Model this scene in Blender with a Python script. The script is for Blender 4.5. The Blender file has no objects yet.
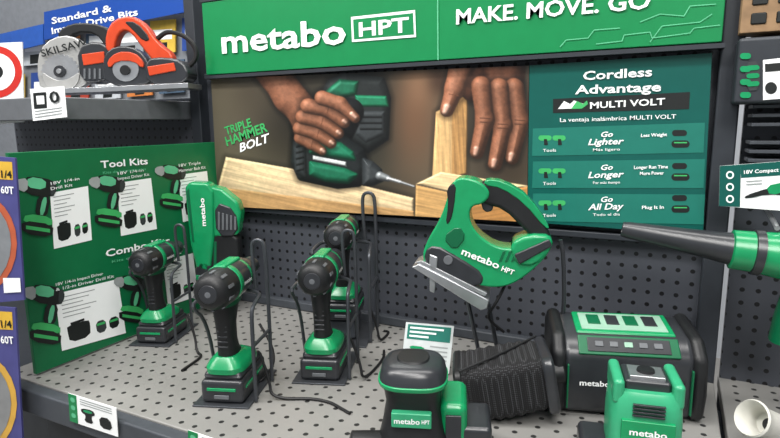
import bpy,bmesh,math,random
import numpy as np
from mathutils import Vector,Matrix
random.seed(4)
V=Vector
# ---------------- camera (solved from the fixture's real geometry) ----------------
CAM=V((1.1484,-1.1897,.4981)); YAW,PITCH,ROLL,FOC=-.4678,.1725,-.0128,560.124
_f=V((math.sin(YAW)*math.cos(PITCH),math.cos(YAW)*math.cos(PITCH),-math.sin(PITCH)))
_r=_f.cross(V((0,0,1))).normalized(); _u=_r.cross(_f)
RT=math.cos(ROLL)*_r+math.sin(ROLL)*_u; UP=-math.sin(ROLL)*_r+math.cos(ROLL)*_u
cd=bpy.data.cameras.new("camera"); cam=bpy.data.objects.new("camera",cd)
bpy.context.scene.collection.objects.link(cam)
m=Matrix((RT,UP,-_f)).transposed().to_4x4(); m.translation=CAM; cam.matrix_world=m
cd.sensor_width=36; cd.lens=FOC/780*36; cd.clip_start=.02
bpy.context.scene.camera=cam
try: bpy.context.scene.view_settings.view_transform='Standard'
except: pass
def ray(px,py): return _f+RT*((px-390)/FOC)-UP*((py-219)/FOC)
class Fr:
    """a real plane in the shop: origin, outward normal"""
    def __init__(s,o,n):
        s.o=V(o); s.n=V(n).normalized(); s.u=V((0,0,1)).cross(s.n).normalized(); s.v=s.n.cross(s.u)
    def pt(s,px,py,off=0.0):
        d=ray(px,py); t=((s.o+s.n*off-CAM).dot(s.n))/d.dot(s.n); return CAM+d*t
# ---------------- materials ----------------
def lin(c): return tuple(((x/255)/12.92 if x/255<=.04045 else ((x/255+.055)/1.055)**2.4) for x in c)+(1,)
MATS={}
def mat(name,col,rough=.5,metal=0,var=.08,scale=40,spec=.4,bump=0):
    if name in MATS: return MATS[name]
    m=bpy.data.materials.new(name); m.use_nodes=True; nt=m.node_tree; b=nt.nodes["Principled BSDF"]
    c=lin(col)
    n=nt.nodes.new("ShaderNodeTexNoise"); n.inputs["Scale"].default_value=scale; n.inputs["Detail"].default_value=3
    tc=nt.nodes.new("ShaderNodeTexCoord"); nt.links.new(tc.outputs["Object"],n.inputs["Vector"])
    r=nt.nodes.new("ShaderNodeValToRGB"); r.color_ramp.elements[0].position=.3; r.color_ramp.elements[1].position=.7
    r.color_ramp.elements[0].color=tuple(x*(1-var) for x in c[:3])+(1,); r.color_ramp.elements[1].color=tuple(min(1,x*(1+var)) for x in c[:3])+(1,)
    nt.links.new(n.outputs["Fac"],r.inputs["Fac"]); nt.links.new(r.outputs["Color"],b.inputs["Base Color"])
    b.inputs["Roughness"].default_value=rough; b.inputs["Metallic"].default_value=metal
    b.inputs["Specular IOR Level"].default_value=spec
    if bump:
        n2=nt.nodes.new("ShaderNodeTexNoise"); n2.inputs["Scale"].default_value=900; nt.links.new(tc.outputs["Object"],n2.inputs["Vector"])
        bp=nt.nodes.new("ShaderNodeBump"); bp.inputs["Strength"].default_value=bump; bp.inputs["Distance"].default_value=.0006
        nt.links.new(n2.outputs["Fac"],bp.inputs["Height"]); nt.links.new(bp.outputs["Normal"],b.inputs["Normal"])
    MATS[name]=m; return m
def perf(name,col,hole,mul,rad,metal=0,rough=.5):
    m=mat(name,col,rough,metal,.06,8); nt=m.node_tree; b=nt.nodes["Principled BSDF"]
    tc=nt.nodes.new("ShaderNodeTexCoord")
    def vm(op,a,vec=None):
        n=nt.nodes.new("ShaderNodeVectorMath"); n.operation=op; nt.links.new(a,n.inputs[0])
        if vec is not None: n.inputs[1].default_value=vec
        return n
    a=vm('MULTIPLY',tc.outputs["Object"],mul); a=vm('FRACTION',a.outputs[0])
    a=vm('SUBTRACT',a.outputs[0],tuple(.5 if x else 0 for x in mul)); a=vm('LENGTH',a.outputs[0])
    lt=nt.nodes.new("ShaderNodeMath"); lt.operation='LESS_THAN'; lt.inputs[1].default_value=rad; nt.links.new(a.outputs["Value"],lt.inputs[0])
    mx=nt.nodes.new("ShaderNodeMix"); mx.data_type='RGBA'; nt.links.new(lt.outputs[0],mx.inputs[0])
    src=b.inputs["Base Color"].links[0].from_socket; nt.links.new(src,mx.inputs[6]); mx.inputs[7].default_value=lin(hole)
    nt.links.new(mx.outputs[2],b.inputs["Base Color"])
    return m
GREEN=mat("tool_green_plastic",(16,140,86),.26,spec=.55,bump=.1)
DGREEN=mat("tool_dark_green",(8,92,58),.35)
TEAL=mat("mint_green_plastic",(52,156,112),.3,spec=.5)
BLACK=mat("black_rubber",(26,27,29),.45,var=.15,bump=.3)
BLACK2=mat("black_plastic",(42,44,48),.3,var=.12,spec=.55)
GREY=mat("grey_plastic",(96,99,103),.42)
STEEL=mat("brushed_steel",(190,192,195),.3,.85)
WIRE=mat("grey_painted_wire",(74,77,82),.35,.5)
CABLE=mat("black_cable",(18,18,20),.5)
RAIL=mat("dark_grey_fixture",(66,70,76),.5,.1)
FRAME=mat("charcoal_frame",(46,50,56),.5,.1)
WHITE=mat("printed_white",(242,244,244),.5,var=.01)
SGREEN=mat("sign_green",(14,124,70),.35,var=.03)
PGREEN=mat("panel_green",(12,104,62),.4,var=.04)
PTEAL=mat("panel_teal",(8,84,76),.35,var=.04)
PROW=mat("panel_row",(28,112,98),.4,var=.04)
PDARK=mat("print_black",(22,26,26),.5)
PLIME=mat("print_lime",(60,170,95),.5)
PGREY=mat("print_grey",(150,155,155),.5)
LINE=mat("print_pale_green",(90,180,135),.5)
PEG=perf("pegboard",(66,69,76),(14,14,17),(39.37,0,39.37),.17)
DECK=perf("perforated_deck",(142,141,138),(46,46,46),(33,33,0),.15,.2,.42)
# ---------------- mesh builder ----------------
_tc={}
def tmesh(s,bold,italic):
    k=(s,bold,italic)
    if k not in _tc:
        c=bpy.data.curves.new("t",'FONT'); c.body=s; c.size=1; c.offset=.022 if bold else .004; c.shear=.25 if italic else 0; c.resolution_u=2; c.fill_mode='FRONT'
        o=bpy.data.objects.new("t",c); bpy.context.scene.collection.objects.link(o); bpy.context.view_layer.update()
        me=bpy.data.meshes.new_from_object(o.evaluated_get(bpy.context.evaluated_depsgraph_get()))
        vs=[v.co.copy() for v in me.vertices]; fs=[tuple(p.vertices) for p in me.polygons]
        bpy.data.objects.remove(o); bpy.data.curves.remove(c); bpy.data.meshes.remove(me)
        _tc[k]=(vs,fs)
    return _tc[k]
def chaikin(p,n):
    for _ in range(n):
        q=[]
        for i in range(len(p)):
            a,b=V(p[i]),V(p[(i+1)%len(p)]); q+=[a*.75+b*.25,a*.25+b*.75]
        p=q
    return [tuple(x) for x in p]
def capsule(a,b,r0,r1=None,n=7):
    r1=r1 or r0; a,b=V(a),V(b); d=(b-a).normalized(); an=math.atan2(d.y,d.x); out=[]
    for i in range(n+1):
        t=an+math.pi/2+math.pi*i/n; out.append((a.x+r0*math.cos(t),a.y+r0*math.sin(t)))
    for i in range(n+1):
        t=an-math.pi/2+math.pi*i/n; out.append((b.x+r1*math.cos(t),b.y+r1*math.sin(t)))
    return out
class MB:
    def __init__(s): s.bm=bmesh.new(); s.mats=[]; s.cnt=0
    def mi(s,m):
        if m not in s.mats: s.mats.append(m)
        return s.mats.index(m)
    def face(s,pts,m,n=None):
        f=s.bm.faces.new([s.bm.verts.new(p) for p in pts]); f.material_index=s.mi(m); f.normal_update()
        if n is not None and f.normal.dot(n)<0: f.normal_flip()
        return f
    def prism(s,pts,n,a,b,m):
        n=V(n); F=[s.bm.verts.new(V(p)+n*a) for p in pts]; B=[s.bm.verts.new(V(p)-n*b) for p in pts]
        i=s.mi(m); fs=[s.bm.faces.new(F),s.bm.faces.new(B[::-1])]
        for k in range(len(F)):
            j=(k+1)%len(F); fs.append(s.bm.faces.new((F[k],B[k],B[j],F[j])))
        for f in fs: f.material_index=i
        bmesh.ops.recalc_face_normals(s.bm,faces=fs)
    def box(s,c,size,m,rot=None):
        c=V(c); hx,hy,hz=[x/2 for x in size]; M=rot or Matrix.Identity(3)
        vs=[s.bm.verts.new(c+M@V((x*hx,y*hy,z*hz))) for x in(-1,1) for y in(-1,1) for z in(-1,1)]
        i=s.mi(m)
        for q in((0,1,3,2),(4,6,7,5),(0,4,5,1),(2,3,7,6),(0,2,6,4),(1,5,7,3)):
            f=s.bm.faces.new([vs[k] for k in q]); f.material_index=i
    def lathe(s,o,ax,prof,m,seg=28,sq=1.0,up=(0,0,1)):
        o=V(o); ax=V(ax).normalized(); a=V(up).cross(ax)
        if a.length<.1: a=V((1,0,0)).cross(ax)
        a.normalize(); b=ax.cross(a); i=s.mi(m); rings=[]
        for t,r in prof:
            if r<1e-6: rings.append([s.bm.verts.new(o+ax*t)])
            else: rings.append([s.bm.verts.new(o+ax*t+a*r*math.cos(2*math.pi*k/seg)+b*r*sq*math.sin(2*math.pi*k/seg)) for k in range(seg)])
        fs=[]
        for A,B in zip(rings,rings[1:]):
            if len(A)==1 and len(B)==1: continue
            for k in range(seg):
                j=(k+1)%seg
                if len(A)==1: fs.append(s.bm.faces.new((A[0],B[j],B[k])))
                elif len(B)==1: fs.append(s.bm.faces.new((A[k],A[j],B[0])))
                else: fs.append(s.bm.faces.new((A[k],A[j],B[j],B[k])))
        for R_ in (rings[0],rings[-1]):
            if len(R_)>1: fs.append(s.bm.faces.new(R_))
        for f in fs: f.material_index=i
        bmesh.ops.recalc_face_normals(s.bm,faces=fs)
    def loft(s,secs,m,seg=20,pw=2.6):
        """secs: (centre, rx, ry) horizontal super-ellipse sections"""
        i=s.mi(m); rings=[]
        for c,rx,ry in secs:
            R_=[]
            for k in range(seg):
                t=2*math.pi*(k+.5)/seg; ct,st=math.cos(t),math.sin(t)
                R_.append(s.bm.verts.new(V(c)+V((rx*math.copysign(abs(ct)**(2/pw),ct),ry*math.copysign(abs(st)**(2/pw),st),0))))
            rings.append(R_)
        fs=[]
        for A,B in zip(rings,rings[1:]):
            for k in range(seg): fs.append(s.bm.faces.new((A[k],A[(k+1)%seg],B[(k+1)%seg],B[k])))
        fs+= [s.bm.faces.new(rings[0]),s.bm.faces.new(rings[-1])]
        for f in fs: f.material_index=i
        bmesh.ops.recalc_face_normals(s.bm,faces=fs)
    def tube(s,pts,r,m,seg=8,sm=0):
        pts=[V(p) for p in pts]
        for _ in range(sm):
            q=[pts[0]]
            for a,b in zip(pts,pts[1:]): q+=[a*.75+b*.25,a*.25+b*.75]
            q.append(pts[-1]); pts=q
        i=s.mi(m); rings=[]; up=V((.13,.29,.95)).normalized()
        for k,p in enumerate(pts):
            a=pts[k-1] if k else p; b=pts[k+1] if k<len(pts)-1 else p
            t=(b-a).normalized(); x=up-t*up.dot(t)
            if x.length<.05: x=V((1,0,0))-t*t.x
            x.normalize(); up=x; y=t.cross(x)
            rings.append([s.bm.verts.new(p+x*r*math.cos(2*math.pi*j/seg)+y*r*math.sin(2*math.pi*j/seg)) for j in range(seg)])
        fs=[]
        for A,B in zip(rings,rings[1:]):
            for k in range(seg): fs.append(s.bm.faces.new((A[k],A[(k+1)%seg],B[(k+1)%seg],B[k])))
        fs+=[s.bm.faces.new(rings[0]),s.bm.faces.new(rings[-1])]
        for f in fs: f.material_index=i
        bmesh.ops.recalc_face_normals(s.bm,faces=fs)
    # picture / sign helpers (measured on the true plane of the sign)
    def poly(s,fr,px,m,off=0.0005,sm=0):
        if sm: px=chaikin(px,sm)
        s.cnt+=1; off+=s.cnt*1.5e-5
        s.face([fr.pt(x,y,off) for x,y in px],m,fr.n)
    def text(s,fr,t,L,R_,cap,m,off=.0025,bold=True,italic=False):
        vs,fs=tmesh(t,bold,italic); x0=min(v.x for v in vs); x1=max(v.x for v in vs)
        A=fr.pt(*L,off); B=fr.pt(*R_,off); d=(B-A); w=d.length; d.normalize(); up=fr.n.cross(d)
        hh=(fr.pt(L[0],L[1]-cap,off)-A).length; sx=w/(x1-x0); sy=hh/.70; i=s.mi(m)
        nv=[s.bm.verts.new(A+d*(v.x-x0)*sx+up*v.y*sy) for v in vs]
        for f in fs:
            try: q=s.bm.faces.new([nv[k] for k in f])
            except ValueError: continue
            q.material_index=i; q.normal_update()
            if q.normal.dot(fr.n)<0: q.normal_flip()
    def textl(s,o,d,n,t,width,h,m,bold=True,italic=False):
        vs,fs=tmesh(t,bold,italic); x0=min(v.x for v in vs); x1=max(v.x for v in vs)
        o,d,n=V(o),V(d).normalized(),V(n).normalized(); up=n.cross(d); sx=width/(x1-x0); sy=h/.7; i=s.mi(m)
        nv=[s.bm.verts.new(o+d*((v.x-x0)*sx-width/2)+up*(v.y*sy-h/2)) for v in vs]
        for f in fs:
            try: q=s.bm.faces.new([nv[k] for k in f])
            except ValueError: continue
            q.material_index=i
    def obj(s,name,parent=None,bevel=0,seg=3,world=True,smooth=True):
        me=bpy.data.meshes.new(name); 
        o=bpy.data.objects.new(name,me)
        if parent is not None and world: bmesh.ops.translate(s.bm,verts=s.bm.verts,vec=-parent.location)
        s.bm.to_mesh(me); s.bm.free()
        for m in s.mats: me.materials.append(m)
        if smooth:
            me.polygons.foreach_set("use_smooth",[True]*len(me.polygons))
            if not bevel: me.set_sharp_from_angle(angle=math.radians(38))
        bpy.context.scene.collection.objects.link(o)
        if parent is not None: o.parent=parent
        if bevel:
            b=o.modifiers.new("bevel",'BEVEL'); b.width=bevel; b.segments=seg; b.limit_method='ANGLE'; b.angle_limit=math.radians(35); b.harden_normals=True
        return o
def root(name,loc,label,cat,yaw=0,group=None,scale=1,rot=None):
    o=bpy.data.objects.new(name,None); bpy.context.scene.collection.objects.link(o)
    o.location=loc; o.rotation_euler=rot or (0,0,yaw); o.scale=(scale,)*3; o.empty_display_size=.05
    o["label"]=label; o["category"]=cat
    if group: o["group"]=group
    return o
def struct(b,name):
    o=b.obj(name,smooth=False); o["kind"]="structure"; return o
def thing(o,label,cat,group=None):
    o["label"]=label; o["category"]=cat
    if group:o["group"]=group
    return o
# ---------------- setting ----------------
ZF=-.95
CONC=mat("polished_concrete",(150,148,144),.35,scale=3)
b=MB(); b.box((0,-.5,ZF-.02),(9,8,.04),CONC); struct(b,"floor")
b=MB(); b.box((0,-.5,3.52),(9,8,.04),mat("ceiling_white",(205,205,205),.8)); struct(b,"ceiling")
b=MB(); b.box((0,2.6,1.3),(9,.04,4.6),mat("store_wall",(176,180,186),.8,scale=2)); struct(b,"wall_back")
b=MB(); b.box((-4.2,-.5,1.3),(.04,8,4.6),mat("store_wall",(176,180,186),.8)); struct(b,"wall_left")
b=MB(); b.box((4.2,-.5,1.3),(.04,8,4.6),mat("store_wall",(176,180,186),.8)); struct(b,"wall_right")
# ---------------- main fixture ----------------
H1,H0=.6137,.2751; DEP=.583; XR=1.246
fx=root("display_fixture",(.6,-.25,ZF),"charcoal steel display bay with pegboard back and perforated grey deck","display shelf")
b=MB(); b.box((.6,.012,.31),(1.236,.014,.75),PEG); b.obj("pegboard",fx,smooth=False)
b=MB(); b.box((XR/2-.025,-DEP/2+.01,-.012),(XR+.05,DEP+.02,.024),DECK); b.obj("deck",fx,.003)
b=MB(); b.box((XR/2-.025,-DEP-.012,-.028),(XR+.05,.026,.05),RAIL); b.obj("front_rail",fx,.004)
b=MB(); b.box((.6,-.005,.012),(1.2,.02,.022),RAIL); b.obj("back_rail",fx,.003)
b=MB(); b.box((XR/2-.02,-.27,(ZF-.05)/2),(XR+.04,.5,-ZF-.06),FRAME); b.obj("base_cabinet",fx,.004)
for x in(-.035,1.228):
    b=MB(); b.box((x,-.008,(1.0+ZF)/2+.02),(.036,.04,1.0-ZF-.02),FRAME); b.obj("post",fx,.004)
b=MB(); b.box((.6,-.010,H0-.008),(1.2,.026,.014),FRAME);b.obj("lower_sign_rail",fx,.003)
b=MB(); b.box((.6,-.010,H1+.010),(1.2,.026,.014),FRAME); b.obj("upper_sign_rail",fx,.003)
# header sign
FH=Fr((0,-.05,0),(0,-1,0))
hl=FH.pt(206,75); hr=FH.pt(722,40); ht=FH.pt(200,3)
hs=root("header_sign",((hl.x+hr.x)/2,-.04,hl.z),"wide green header sign with white lettering above the tool display","sign")
b=MB(); b.box(((hl.x+hr.x)/2,-.04,(hl.z+ht.z)/2),(hr.x-hl.x,.018,ht.z-hl.z),SGREEN); b.obj("sign_board",hs,.002)
b=MB(); b.box(((hl.x+hr.x)/2,-.04,hl.z-.006),(hr.x-hl.x+.01,.022,.008),FRAME); b.obj("lower_trim",hs)
b=MB(); b.box(((hl.x+hr.x)/2,-.04,ht.z+.005),(hr.x-hl.x+.01,.022,.008),FRAME); b.obj("upper_trim",hs)
b=MB(); b.text(FH,"metabo",(222,53),(346,43),23,WHITE)
b.poly(FH,[(351,17),(415,10),(416,37),(352,42)],WHITE,.001); b.poly(FH,[(353,19.5),(413,13),(414,34.5),(354,39.5)],SGREEN,.0014)
b.text(FH,"HPT",(359,36.5),(409,31.5),14,WHITE,.0022); b.obj("logo_lettering",hs,smooth=False)
b=MB(); b.text(FH,"MAKE. MOVE. GO",(456,24),(650,8),14.5,WHITE); b.obj("slogan_lettering",hs,smooth=False)
b=MB()
b.poly(FH,[(437,-12),(438.2,-12),(438.6,60),(437.4,60)],LINE,.001); b.obj("divider_line",hs,smooth=False)
for pts in [[(596,44),(622,41),(624,35),(650,32),(652,38),(690,33),(694,28),(720,25)],[(560,47),(566,40),(588,38),(594,30),(620,28)],[(640,22),(660,14),(684,16),(690,6),(716,4)],[(650,42),(662,26),(700,22),(712,14)]]:
    b=MB()
    for a,c in zip(pts,pts[1:]):
        d=(V(c)-V(a)).normalized()*.45; nn=V((-d.y,d.x)); b.poly(FH,[tuple(V(a)+nn),tuple(V(a)-nn),tuple(V(c)-nn),tuple(V(c)+nn)],LINE,.001)
    b.obj("line_artwork",hs,smooth=False)
# ---------------- picture poster : printed photograph generated as a colour grid on the board ----------------
FP=Fr((0,-.03,0),(0,-1,0))
def board(name,label,cat,fr,quad,m,thick=.006):
    c=sum((fr.pt(*q) for q in quad),V())/4; lo=min(fr.pt(*q).z for q in quad)
    rt=root(name,(c.x,c.y,lo),label,cat)
    b=MB(); b.prism([fr.pt(*q) for q in quad],fr.n,0,thick,m); b.obj("board",rt,smooth=False)
    return rt
QP=[(211,79),(529,65.5),(527,222),(218,206)]
ps=board("poster","printed poster of hands driving a screw into lumber","poster",FP,QP,PDARK)
NW,NH=470,210
s_,t_=np.meshgrid(np.linspace(0,1,NW),np.linspace(0,1,NH)); q_=[np.array(q,float) for q in QP]
XY=((1-s_)*(1-t_))[...,None]*q_[0]+(s_*(1-t_))[...,None]*q_[1]+(s_*t_)[...,None]*q_[2]+((1-s_)*t_)[...,None]*q_[3]
X,Y=XY[...,0],XY[...,1]; SX,SY=.675,.7
def vn(u,v):
    iu,iv=np.floor(u),np.floor(v); fu,fv=u-iu,v-iv; fu=fu*fu*(3-2*fu); fv=fv*fv*(3-2*fv)
    h=lambda a,c:np.modf(np.abs(np.sin(a*127.1+c*311.7)*43758.5453))[0]
    return (h(iu,iv)*(1-fu)+h(iu+1,iv)*fu)*(1-fv)+(h(iu,iv+1)*(1-fu)+h(iu+1,iv+1)*fu)*fv
img=np.ones(X.shape+(3,))*np.array([96,88,72])/255
def blob(cx,cy,sx,sy,col,a=1):
    global img
    k=np.clip(a*np.exp(-((X-cx)/sx)**2-((Y-cy)/sy)**2),0,1)[...,None]; img=img*(1-k)+np.array(col)/255*k
def seg(a,c,r0,r1):
    ax,ay=a; bx,by=c[0]-ax,c[1]-ay; h=np.clip(((X-ax)*bx+(Y-ay)*by)/(bx*bx+by*by),0,1)
    return np.hypot(X-ax-h*bx,Y-ay-h*by)-(r0+(r1-r0)*h)
def sdp(p,rnd=0):
    d=np.full(X.shape,1e9); ins=np.zeros(X.shape,bool); n=len(p)
    for i in range(n):
        ax,ay=p[i]; bx,by=p[(i+1)%n]; ex,ey=bx-ax,by-ay
        h=np.clip(((X-ax)*ex+(Y-ay)*ey)/(ex*ex+ey*ey+1e-9),0,1); d=np.minimum(d,np.hypot(X-ax-h*ex,Y-ay-h*ey))
        c=((ay>Y)!=(by>Y))&(X<(bx-ax)*(Y-ay)/((by-ay) if by!=ay else 1e-9)+ax); ins^=c
    return np.where(ins,-d,d)-rnd
def smin(a,c,k): h=np.clip(.5+.5*(c-a)/k,0,1); return c*(1-h)+a*h-k*h*(1-h)
LG=np.array([-.45,-.62,.64]); LG=LG/np.linalg.norm(LG)
def put(sd,col,w=6,amb=.38,spec=.12,noise=.05,soft=1.0,shadow=.0,grain=None,pwr=14,ns=3.0):
    global img
    if shadow:
        k=(shadow*np.clip(.5-(sd-2)/7,0,1))[...,None]; img=img*(1-k)
    mk=np.clip(.5-sd/soft,0,1)[...,None]; q=np.clip(-sd/w,0,1); h=w*np.sqrt(np.clip(1-(1-q)**2,0,1))
    gy,gx=np.gradient(h); gx/=SX; gy/=SY; nn=np.sqrt(gx*gx+gy*gy+1); lam=np.clip((-gx*LG[0]-gy*LG[1]+LG[2])/nn,0,1)
    Hh=LG+np.array([0,0,1]); Hh/=np.linalg.norm(Hh); sp=np.clip((-gx*Hh[0]-gy*Hh[1]+Hh[2])/nn,0,1)**pwr
    tex=1+noise*(vn(X/ns,Y/ns)-.5)*2+noise*.7*(vn(X/ns*2.7+9,Y/ns*2.7)-.5)*2
    if grain is not None: tex=tex*grain
    c=np.array(col)/255*((amb+(1.25-amb)*lam)*tex)[...,None]+spec*(sp*(.7+.3*vn(X/2,Y/2)))[...,None]
    img=img*(1-mk)+c*mk
def wgrain(ang,a=.13,L=50,W=1.8):
    u=X*math.cos(ang)+Y*math.sin(ang); v=-X*math.sin(ang)+Y*math.cos(ang)
    return 1+a*(vn(u/L,v/W)-.5)*2+a*.6*(vn(u/L*2+5,v/W*2.3)-.5)*2
blob(225,110,45,45,(112,104,86)); blob(300,120,55,60,(40,36,30)); blob(250,90,25,30,(70,62,50),.7); blob(370,110,40,80,(30,32,28),.95); blob(415,115,26,60,(112,80,58),.85); blob(420,85,16,22,(150,112,84),.6); blob(505,130,40,70,(44,34,28),.95); blob(440,80,12,16,(60,40,30),.8); blob(340,195,60,16,(30,24,18),.7)
# lumber
g1=wgrain(.24)
put(sdp([(226,157),(300,170),(414,198),(414,218),(216,207),(219,183)]),(232,204,160),3,noise=.04,spec=.03,grain=g1,shadow=.4)
put(sdp([(218,187),(414,211),(416,226),(212,210)]),(190,150,100),2,noise=.04,spec=.0,grain=g1)
gv=wgrain(1.5)
put(sdp([(436,112),(468,94),(466,174),(432,180)]),(226,184,126),3,noise=.04,spec=.03,grain=gv,shadow=.4)
put(sdp([(452,104),(468,94),(467,174),(452,178)]),(188,142,88),2,noise=.04,spec=.0,grain=gv)
put(sdp([(416,184),(441,172),(530,186),(470,197)]),(238,208,158),2,noise=.03,spec=.02,grain=wgrain(.15))
put(sdp([(416,185),(470,197),(469,226),(415,222)]),(206,162,104),2,noise=.03,spec=.0,grain=wgrain(.2))
put(sdp([(470,197),(530,186),(530,228),(469,226)]),(184,132,76),2,noise=.03,spec=.0,grain=wgrain(-.16))
# battery + handle of printed tool
put(sdp([(322,98),(330,82),(346,76),(382,80),(388,98),(386,138),(368,150),(344,142),(326,122)],3),(34,38,38),9,spec=.12,shadow=.5)
put(sdp([(326,92),(340,80),(358,82),(356,94),(338,99),(330,106)],1),(20,96,66),5,spec=.25)
put(sdp([(356,96),(386,97),(388,106),(357,106)],1),(22,110,74),3,spec=.25)
put(sdp([(358,112),(384,112),(384,134),(366,142),(357,134)],1),(52,56,58),4,spec=.12)
for k in range(3): put(sdp([(360,116+k*6),(382,116+k*6),(382,118+k*6),(360,118+k*6)]),(18,20,20),1)
put(seg((336,142),(350,112),13,14),(26,28,30),12,spec=.15)
# head of printed tool
put(sdp([(298,140),(306,134),(343,140),(360,152),(365,168),(358,182),(338,184),(302,176),(296,162)],5),(28,32,33),12,spec=.15,shadow=.6)
put(sdp([(312,140),(340,144),(352,153),(354,159),(334,156),(311,152)],2),(22,112,78),6,spec=.35)
put(sdp([(311,163),(345,170),(356,175),(348,182),(326,180),(311,174)],2),(20,98,68),6,spec=.2)
put(sdp([(313,155.5),(346,162),(346,166),(313,159.5)]),(225,230,228),1)
put(sdp([(295,143),(304,137),(305,176),(297,172)],2),(48,52,54),5,spec=.15)
for k in range(5): put(sdp([(296,146+k*6),(304,144+k*6),(304,146+k*6),(296,148+k*6)]),(12,12,12),1)
put(sdp([(364,160),(372,163),(380,170),(382,180),(373,184),(364,184)],2),(46,50,52),8,spec=.3)
put(seg((380,176),(388,178.5),4.5,3.2),(120,124,126),4,spec=.5)
put(seg((388,178.5),(400,182),1.8,1.6),(190,192,194),2,spec=.5); put(seg((400,182),(414,186.5),1.3,1.0),(160,162,164),1.5,spec=.5)
# arm, hand and fingers on the driver
SK=(150,96,70); SKD=(112,68,48)
arm=smin(seg((270,66),(290,98),19,14),seg((290,98),(312,116),15,14),9); arm=smin(arm,seg((300,112),(303,134),11,9),8)
put(arm,SK,15,noise=.09,spec=.12,shadow=.55,pwr=8)
for (a,mid,c,r0,r1) in [((300,138),(312,144),(322,151),6,4.6),((300,128),(318,134),(331,143),7,5.6),((303,117),(322,122),(338,133),7.4,6),((308,106),(328,110),(344,122),7.6,6.2)]:
    fg=smin(seg(a,mid,r0,r0*.96),seg(mid,c,r0*.96,r1),2.5); put(fg,SK,r0*.95,noise=.08,spec=.14,shadow=.5,pwr=9)
    put(seg((mid[0]+1,mid[1]-4),(mid[0]-1,mid[1]+3),.35,.35),SKD,1,spec=0)
    put(seg((c[0],c[1]-1),(c[0]+2,c[1]+.6),2.3,1.9),(196,150,128),2,spec=.25)
put(smin(seg((322,98),(340,104),7.5,7),seg((340,104),(355,118),7,5),3),SK,7,noise=.08,spec=.16,shadow=.5,pwr=9); put(seg((352,114),(355.5,117.5),2.6,2),(200,154,132),2,spec=.3)
# second hand pressing the lumber
hand=smin(seg((470,60),(476,86),20,17),seg((505,60),(506,92),22,17),10)
put(hand,SKD,16,noise=.09,spec=.10,shadow=.5,pwr=8)
for (a,c,e,r0,r1) in [((514,88),(520,122),(512,158),10,6.6),((499,88),(503,126),(495,164),10,7),((481,86),(485,120),(477,152),10,7)]:
    fg=smin(seg(a,c,r0,r0*.9),seg(c,e,r0*.9,r1),4); put(fg,(136,86,62),r0,noise=.09,spec=.15,shadow=.5,pwr=9)
    for dy in(-2,2): put(seg((c[0]-5,c[1]+dy),(c[0]+5,c[1]+dy+.6),.4,.4),(70,42,30),1,spec=0)
    put(seg((e[0]-.5,e[1]-3),(e[0]-1.5,e[1]+2),3.3,2.6),(190,142,120),2.5,spec=.3)
th=smin(seg((462,66),(455,88),13,10),seg((455,88),(447,110),9.5,7),4); put(th,SK,10,noise=.08,spec=.16,shadow=.5,pwr=9)
put(seg((447,107),(445,112),3.8,3),(202,158,136),3,spec=.3); put(seg((449,94),(459,96),.4,.4),SKD,1,spec=0)
img=np.clip(img,0,1); linimg=np.where(img<=.04045,img/12.92,((img+.055)/1.055)**2.4)
co=[FP.pt(float(x),float(y),.0006)-ps.location for x,y in zip(X.ravel(),Y.ravel())]
me=bpy.data.meshes.new("printed_picture"); idx=np.arange(NW*NH).reshape(NH,NW)
fc=np.stack([idx[:-1,:-1],idx[1:,:-1],idx[1:,1:],idx[:-1,1:]],-1).reshape(-1,4).tolist()
me.from_pydata(co,[],fc); ca=me.color_attributes.new("print",'FLOAT_COLOR','POINT')
ca.data.foreach_set("color",np.concatenate([linimg,np.ones(X.shape+(1,))],-1).astype(np.float32).ravel())
pm=bpy.data.materials.new("glossy_photo_print"); pm.use_nodes=True; an=pm.node_tree.nodes.new("ShaderNodeAttribute"); an.attribute_name="print"
bs_=pm.node_tree.nodes["Principled BSDF"]; pm.node_tree.links.new(an.outputs["Color"],bs_.inputs["Base Color"]); bs_.inputs["Roughness"].default_value=.35
me.materials.append(pm); o=bpy.data.objects.new("printed_picture",me); bpy.context.scene.collection.objects.link(o); o.parent=ps
b=MB(); b.text(FP,"TRIPLE",(226,135),(252,126),8,PLIME,.002); b.text(FP,"HAMMER",(227,146),(268,131),9,PLIME,.002); b.obj("green_lettering",ps,smooth=False)
b=MB(); b.text(FP,"BOLT",(240,152),(271,141),8,WHITE,.002,italic=True); b.obj("white_lettering",ps,smooth=False)
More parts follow.
